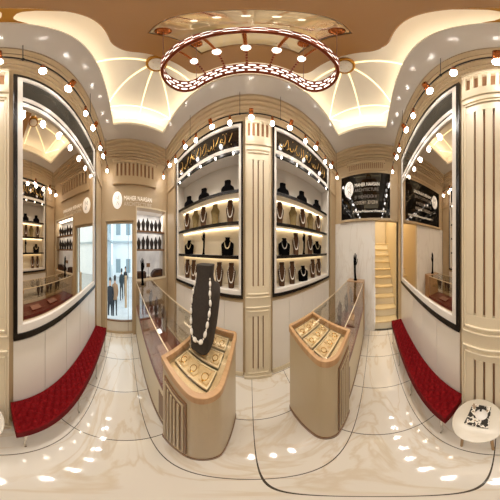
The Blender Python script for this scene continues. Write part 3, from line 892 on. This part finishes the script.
# ------------------------------------------------------------------ track lights
def rail(y, x0, x1, side, lab):
    r_ = thing('track_rail', lab, 'track rail', ((x0+x1)/2, y, 2.94))
    MB().tube([(x0, y, 2.94), (x1, y, 2.94)], .0085, 8).build('rail_tube', 'black_rail', r_, world=True)
    for x in (-2.2, -1.16, -.16, .5, 1.5, 2.35):
        q = MB().tube([(x, y, 2.945), (x, y, ZS-.001)], .004, 6); q.ball((x, y, 2.94), .016, 8); q.build('hanger_rod', 'black_rail', r_, world=True)
YTF, YTB = 1.24, -.54
rail(YTF, -2.42, 2.52, 1, 'thin black lamp rail hanging in front of the jewellery shelves')
rail(YTB, -2.42, 2.52, -1, 'thin black lamp rail hanging in front of the mirrors')
def spot(hang):
    s_ = bpy.data.objects.new('track_lamp', None); COL.objects.link(s_)
    if hang:
        MB().lathe([(.0001, -.008), (.02, -.008), (.023, -.10), (.0001, -.10)], (0, 0, 0), 16).build('socket', 'copper', s_)
        MB().ball((0, 0, -.125), .031, 14).build('bulb', 'bulb_glow', s_)
    else:
        M = Matrix.Rotation(math.radians(52), 4, 'X')
        MB().lathe([(.0001, .065), (.032, .065), (.036, -.02), (.0001, -.02)], (0, 0, 0), 16).xform(Matrix.Translation((0, 0, -.005)) @ M).build('socket', 'copper', s_)
        MB().ball((0, 0, -.042), .041, 14, .032).xform(Matrix.Translation((0, 0, -.01)) @ M).build('bulb', 'bulb_glow', s_)
        MB().tube([(0, 0, 0), (0, 0, -.02)], .006, 6).build('pivot', 'copper', s_)
    return s_
PR = {}
for y, nm in ((YTF, 'shelf'), (YTB, 'mirror')):
    for i in range(15):
        x = .018 + .34*(i-7); hang = (i % 2 == 0)
        loc = (x, y, 2.94); rz = (PI if not hang else 0) if y > 0 else 0
        # tilted lamps aim their bulb into the room
        rz = 0 if y > 0 else PI
        lab = '%s copper lamp from the door on the %s wall rail, its bulb %s' % (ORD[i], nm, 'hanging down' if hang else 'tilted')
        if hang not in PR:
            PR[hang] = o = spot(hang); o.location = loc; o.rotation_euler = (0, 0, rz); tag(o, lab, 'track lamp', 'copper track lamps')
        else: dup(PR[hang], loc, rz, lab, 'copper track lamps')
        l = bpy.data.lights.new('track_spot', 'SPOT'); l.energy = SPOT*(.25 if i in (0, 14) else (.7 if i in (1, 13) else 1)); l.color = (1, .945, .88); l.spot_size = math.radians(150); l.spot_blend = 1; l.shadow_soft_size = .04
        o = bpy.data.objects.new('track_spot', l); COL.objects.link(o); o.location = (x, y + (-.07 if y > 0 else .07), 2.80); o.rotation_euler = (math.radians(-8 if y > 0 else 8), 0, 0)

# ------------------------------------------------------------------ signs
def monogram(mb_add, s_):
    pass
RL = (PI/2, 0, PI/2)     # text readable on the left wall (faces +X)
RR = (PI/2, 0, -PI/2)    # text readable on the right wall (faces -X)
def logo_strokes(x, yc, zc, r_, sg):
    """two stacked zigzag letters in thin lines on the disc; sg = direction of reading along Y"""
    q = MB(); t = .0075
    M_ = [(-.32, -.02), (-.32, .55), (0, .12), (.32, .55), (.32, -.02)]
    N_ = [(-.1, -.6), (-.1, -.12), (.36, -.6), (.36, -.12)]
    for L_ in (M_, N_): q.tube([(x, yc + sg*a*r_, zc + b_*r_) for a, b_ in L_], t, 5)
    return q
sgn_ = thing('wall_sign', 'round white logo and raised lettering on the beige wall above the door', 'sign', (XL, -.24, 2.32))  # faint emission in the disc and letter materials lifts their brightness
MB().lathe([(.0001, .001), (.152, .001), (.155, .012), (.150, .016), (.0001, .016)], (XL, -.245, 2.325), 40, 'x').build('logo_disc', 'logo_white', sgn_, world=True)
logo_strokes(XL+.017, -.245, 2.325, .15, 1).build('monogram', 'ink_grey', sgn_, world=True)
def wtext(name, body, material, parent, loc, rot, size, width, ex=.004):
    o = text(name, body, material, parent, Vector(loc) - parent.location, rot, size, width, ex); return o
wtext('lettering', 'MAHER NAASAN', 'letter_white', sgn_, (XL+.006, -.04, 2.355), RL, .115, .92)
wtext('lettering', 'ARCHITECTURE', 'letter_grey', sgn_, (XL+.006, -.04, 2.255), RL, .10, .92)

sc_ = thing('sign_screen', 'black glossy screen with white logo and lettering above the marble wall', 'screen', (XR, .34, 2.0))
MB().frame('x', -.56, 1.24, 2.0, 2.95, .045, XR-.05, XR-.0005).build('screen_frame', 'beige_stone', sc_, .006, True)
MB().box(XR-.03, XR-.001, -.52, 1.20, 2.04, 2.91).build('screen_glass', 'black_screen', sc_, world=True)
MB().lathe([(.0001, 0), (.163, 0), (.163, -.004), (.0001, -.004)], (XR-.031, .905, 2.62), 40, 'x').build('logo_disc', 'logo_white', sc_, world=True)
logo_strokes(XR-.037, .905, 2.62, .163, -1).build('monogram', 'ink_black', sc_, world=True)
wtext('lettering', 'MAHER NAASAN', 'letter_white', sc_, (XR-.032, .70, 2.675), RR, .10, .84, .001)
wtext('lettering', 'ARCHITECTURE', 'letter_dim', sc_, (XR-.032, .70, 2.57), RR, .085, .82, .001)
def rune_line(y0, y1, z, h_, seed):
    """a line of letter-like marks too small to read"""
    q = MB(); rnd = random.Random(seed); y = y0; x = XR-.033
    while y > y1 + .05:
        k = rnd.choice((0, 1, 2, 3)); wd = h_*.62
        if rnd.random() < .14: y -= wd*.8; continue
        if k == 0: L_ = [[(0, -.5), (0, .5), (-wd, .5), (-wd, -.5), (0, -.5)]]
        elif k == 1: L_ = [[(0, .5), (-wd, .5), (-wd, -.5), (0, -.5)], [(0, 0), (-wd, 0)]]
        elif k == 2: L_ = [[(0, -.5), (0, .5)], [(-wd, -.5), (-wd, .5)], [(0, 0), (-wd, 0)]]
        else: L_ = [[(0, .5), (-wd*.5, -.5), (-wd, .5)]]
        for l_ in L_: q.tube([(x, y + a, z + b_*h_) for a, b_ in l_], h_*.09, 4)
        y -= wd*1.45
    return q
split_words(rune_line(.70, -.06, 2.44, .06, 4).build('lettering', 'letter_dim', sc_, world=True), 1, .035)
split_words(rune_line(.70, -.10, 2.33, .055, 9).build('lettering', 'letter_grey', sc_, world=True), 1, .032)
wtext('lettering', '/ MaherNaasanarchitecture', 'letter_white', sc_, (XR-.032, .76, 2.17), RR, .065, 1.14, .001)

# ------------------------------------------------------------------ stairs
st = thing('staircase', 'pale wooden staircase rising behind the marble wall', 'staircase', (2.85, -.4, 0))
for n_ in range(10):
    x0 = 2.76 + .25*n_; z1 = .17*(n_+1)
    s_ = MB().box(x0, x0+.25, -.795, -.005, max(0, z1-.5) if n_ else .0, z1-.03).build('step', 'stair_riser', st, world=True)
    t_ = MB().box(x0-.02, x0+.25, -.795, -.005, z1-.0299, z1).build('tread', 'stair_tread', st, world=True, bevel=.004); t_.parent = s_; t_.location = (0, 0, 0)
struct(MB().box(XR+.12, 6.2, .0, .1, 0, 4.2), 'wall_stair_left', 'stair_wall')
struct(MB().box(XR+.0, 6.2, -.9, -.8, 0, 4.2), 'wall_stair_right', 'stair_wall')
struct(MB().box(6.2, 6.3, -.9, .1, 0, 4.2), 'wall_stair_end', 'stair_wall')
struct(MB().box(XR+.12, 6.3, -.9, .1, 4.2, 4.3), 'ceiling_stair', 'cove_white')
struct(MB().box(2.70, 2.757, -.8, 0, -.05, .0), 'floor_stair', 'floor_marble')
struct(MB().box(5.25, 6.2, -.8, 0, 1.65, 1.70), 'floor_landing', 'stair_tread')

# ------------------------------------------------------------------ glazed door
d = thing('door_1', None, None, (XL-.06, (DY0+DY1)/2, 0)); d['kind'] = 'structure'
W = dict(parent=d, world=True)
MB().frame('x', DY0+.001, DY1-.001, 0.001, DZ-.001, .035, XL-.12, XL-.04).build('door_frame', 'beige_stone', bevel=.003, **W)
MB().box(XL-.085, XL-.075, DY0+.035, DY1-.035, .25, DZ-.036).build('pane', 'glass_door', **W)
q = MB(); q.box(XL-.10, XL-.06, DY0+.036, DY1-.036, .24, .265); q.box(XL-.09, XL-.07, .10, .112, .036, DZ-.036)
q.build('glazing_bar', 'brown_trim', **W)
MB().box(XL-.085, XL-.075, DY0+.036, DY1-.036, .036, .239).build('kick_pane', 'table_white', **W)
MB().box(XL-.055, XL-.03, -.01, .06, .52, 1.08).build('pull_handle', 'cream_panel', bevel=.008, **W)

# show window niche
vase = None
VASE = [(0, .62, .5, 0), (.06, .64, .5, 0), (.16, .5, .42, 0), (.36, .74, .5, 0), (.55, .9, .52, 0), (.68, .8, .5, 0), (.8, .42, .34, 0), (.92, .26, .24, 0), (1, .14, .14, 0)]
wn = thing('window_1', None, None, (XL, (VY0+VY1)/2, VZ0)); wn['kind'] = 'structure'
NX = XL-.5
q = MB(); q.box(NX, XL-.2, VY0-.02, VY0, VZ0-.02, VZ1+.02); q.box(NX, XL-.2, VY1, VY1+.02, VZ0-.02, VZ1+.02); q.box(NX, XL-.2, VY0, VY1, VZ0-.02, VZ0); q.box(NX, XL-.2, VY0, VY1, VZ1, VZ1+.02)
q.build('window_box', 'white_frame', wn, world=True)
MB().box(NX-.02, NX, VY0-.02, VY1+.02, VZ0-.02, VZ1+.02).build('back_pane', 'niche_back', wn, world=True)
MB().frame('x', VY0-.03, VY1+.03, VZ0-.03, VZ1+.03, .03, XL, XL+.012).build('window_frame', 'cream_panel', wn, .003, True)
for z, nm in ((1.83, 'upper'), (1.515, 'lower')):
    o = MB().box(XL-.30, XL-.06, VY0+.003, VY1-.003, z-.03, z).build('display_shelf', 'brown_trim', None, .003)
    tag(o, '%s brown shelf across the show window niche' % nm, 'shelf')
    for i in range(6):
        y = VY0 + .09 + i*.155
        o = None
        H = .17
        if vase is None: o = vase = bust_mesh(VASE, .17).build('necklace_stand', 'stand_dark')
        else: o = vase.copy(); COL.objects.link(o)
        k = 1.12 + .22*((i*7+(z > 1.6)*3) % 3)/2
        o.name = 'necklace_stand'; o.location = (XL-.14, y, z+.0005); o.scale = (.95, .95, k*1.04); o.rotation_euler = (0, 0, PI/2)
        tag(o, 'dark pointed stand, %s from the door on the %s show window shelf' % (ORD[i], nm), 'necklace stand', 'dark stands in the show window')
t = thing('presentation_box', 'open dark brown tray at the door end of the show window', 'box', (XL-.14, .56, VZ0+.0005))
MB().box(-.09, .09, -.15, .15, 0, .10).build('tray', 'figure_dark', t, .004); MB().box(-.075, .075, -.135, .135, .1001, .104).build('pad', 'bust_brown', t)
t = thing('presentation_box', 'arched dark brown box at the far end of the show window', 'box', (XL-.14, 1.12, VZ0+.0005))
MB().loft([[(-.09, y, 0), (.09, y, 0), (.09, y, h_), (-.09, y, h_)] for y, h_ in ((-.2, .05), (-.14, .10), (-.05, .13), (.08, .13), (.2, .13))], True, False).build('case', 'figure_dark', t, .004)
MB().box(.0901, .094, -.10, .15, .03, .075).build('front_plate', 'bust_brown', t)
t = thing('tabletop_plaque', 'small brown plaque on a stem between the show window boxes', 'plaque', (XL-.12, .80, VZ0+.0005))
MB().lathe([(.0001, 0), (.04, 0), (.04, .008), (.006, .014), (.006, .18), (.0001, .18)], (0, 0, 0), 16).build('stem', 'figure_dark', t); MB().box(-.006, .006, -.065, .065, .18, .25).build('plate', 'brown_trim', t, .003)

# ------------------------------------------------------------------ street outside
ZG = -1.2
struct(MB().box(-3.4, XL-.2, -2.5, 3.0, -.25, -.01), 'pavement_step', 'street_stone')
struct(MB().box(-30, -3.4, -14, 14, ZG-.1, ZG), 'street', 'street_stone')
def building(x0, x1, y0, y1, h_, label, m_, wins):
    b_ = thing('building', label, 'building', ((x0+x1)/2, (y0+y1)/2, ZG))
    W = dict(parent=b_, world=True)
    MB().box(x0, x1, y0, y1, ZG, h_).build('walls', m_, **W)
    MB().box(x0-.2, x1+.2, y0-.2, y1+.2, h_, h_+.25).build('cornice', 'facade_grey', **W)
    MB().box(x0-.1, x1+.3, y0-.3, y1+.3, 2.2, 2.4).build('awning_band', 'facade_grey', **W)
    for face, a, z in wins:
        if face == 'x': MB().box(x1, x1+.05, a, a+.9, z, z+1.4).build('window', 'window_dark', **W)
        else: MB().box(a, a+.9, y1, y1+.05, z, z+1.4).build('window', 'window_dark', **W)
building(-26, -16, -2.5, 9, 9, 'pale facade across the street seen through the door', 'facade_white', [('x', y, z) for y in (-1.8, .2, 2.2) for z in (-.8, 3.0, 5.6)])
building(-15, -6.5, -9, -2.6, 6.5, 'grey building along the street at the edge of the door view', 'facade_grey', [('y', x, z) for x in (-14, -12, -10, -8) for z in (-.8, 3.0)] + [('x', -4.2, 3.0), ('x', -4.2, -.7)])

def person(loc, rz, top, label, stride=.12):
    me = bpy.data.meshes.new('person'); V = []; E = []; R = []
    def v(p, r_): V.append(p); R.append(r_); return len(V)-1
    def chain(a, pts):
        for p, r_ in pts:
            b2 = v(p, r_); E.append((a, b2)); a = b2
        return a
    pel = v((0, 0, .93), .14)
    nk_ = chain(pel, [((0, 0, 1.10), .13), ((0, .0, 1.28), .155), ((0, 0, 1.40), .12)])
    hd = chain(nk_, [((0, 0, 1.48), .055), ((0, .01, 1.56), .075), ((0, .015, 1.64), .088), ((0, .01, 1.70), .06)])
    chain(hd-1, [((0, .105, 1.60), .012)])
    for s_ in (-1, 1):
        chain(nk_-1, [((s_*.17, 0, 1.36), .065), ((s_*.22, -.04, 1.10), .048), ((s_*.17, .06, .93), .04), ((s_*.13, .09, .88), .04)])
        st_ = s_*stride
        chain(pel, [((s_*.09, st_*.2, .82), .095), ((s_*.10, st_*.7, .48), .062), ((s_*.10, st_*1.2 - .03, .09), .042), ((s_*.10, st_*1.2 + .10, .035), .034)])
    me.from_pydata(V, E, []); o = bpy.data.objects.new('person', me); COL.objects.link(o)
    md = o.modifiers.new('skin', 'SKIN'); o.modifiers.new('sub', 'SUBSURF').levels = 2
    for i, r_ in enumerate(R): me.skin_vertices[0].data[i].radius = (r_, r_)
    me.skin_vertices[0].data[0].use_root = True
    dg = bpy.context.evaluated_depsgraph_get(); ev = o.evaluated_get(dg); nm = bpy.data.meshes.new_from_object(ev)
    o.modifiers.clear(); o.data = nm
    nm.materials.clear()
    for k in ('skin', top, 'cloth_dark'): nm.materials.append(MATS[k])
    for p in nm.polygons:
        p.use_smooth = True; z = p.center.z; p.material_index = 0 if z > 1.46 else (1 if z > .8 else 2)
    o.location = loc; o.rotation_euler = (0, 0, rz)
    h_ = MB().loft([sell(w_, w_*1.15, z, 14, 2, oy) for z, w_, oy in ((1.56, .15, -.035), (1.64, .19, -.02), (1.71, .17, -.01), (1.755, .08, 0))]).build('hair', 'hair', o)
    return tag(o, label, 'person')
person((-5.4, -1.02, ZG), -PI/2, 'cloth_dark', 'person in dark coat walking nearest the shop door')
person((-5.9, -.75, ZG), PI/2, 'cloth_tan', 'person in a tan coat beside the dark coated walker')
person((-8.2, -.35, ZG), PI/2, 'cloth_teal', 'person in teal coat further off in the street')
person((-9.2, .05, ZG), -PI/2, 'cloth_dark', 'person in dark clothes farthest along the street')

# ------------------------------------------------------------------ lights
def area(name, loc, rot, sx_, sy_, power, color):
    l = bpy.data.lights.new(name, 'AREA'); l.shape = 'RECTANGLE'; l.size = sx_; l.size_y = sy_; l.energy = power; l.color = color
    o = bpy.data.objects.new(name, l); COL.objects.link(o); o.location = loc; o.rotation_euler = rot; return o
WARM = (1, .86, .62)
zz = ZS + .06
area('cove_light_back', ((OX0+OX1)/2, OY0-.09, zz), (PI, 0, 0), OX1-OX0, .06, 3.0, WARM)
area('cove_light_front', ((OX0+OX1)/2, OY1+.09, zz), (PI, 0, 0), OX1-OX0, .06, 3.0, WARM)
area('cove_light_left', (OX0-.09, .35, zz), (PI, 0, 0), .06, 1.3, 1.8, WARM)
area('cove_light_right', (OX1+.09, .35, zz), (PI, 0, 0), .06, 1.3, 1.8, WARM)
l = bpy.data.lights.new('stair_light', 'POINT'); l.energy = 40; l.color = (1, .93, .80); l.shadow_soft_size = .15
o = bpy.data.objects.new('stair_light', l); COL.objects.link(o); o.location = (3.9, -.4, 3.6)
area('window_niche_light', (XL-.22, .9, VZ1-.01), (0, 0, 0), .2, .9, 3, (1, .97, .92))

wd = bpy.data.worlds.new('sky'); scn.world = wd; wd.use_nodes = True
bg = wd.node_tree.nodes['Background']; bg.inputs['Color'].default_value = (.86, .94, 1, 1); bg.inputs['Strength'].default_value = 1.3

# ------------------------------------------------------------------ camera: 360 x 180 degree panorama
cd = bpy.data.cameras.new('camera'); cd.type = 'PANO'
try: cd.panorama_type = 'EQUIRECTANGULAR'
except Exception: pass
try: cd.cycles.panorama_type = 'EQUIRECTANGULAR'
except Exception: pass
cam = bpy.data.objects.new('camera', cd); COL.objects.link(cam); cam.location = (0, 0, CAMZ); cam.rotation_euler = (PI/2, 0, 0)
scn.camera = cam
cd.clip_start = .02

scn.view_settings.view_transform = 'Standard'
scn.view_settings.look = 'None'
scn.view_settings.exposure = 0.92
scn.cycles.max_bounces = 8; scn.cycles.diffuse_bounces = 4; scn.cycles.glossy_bounces = 4; scn.cycles.transparent_max_bounces = 16
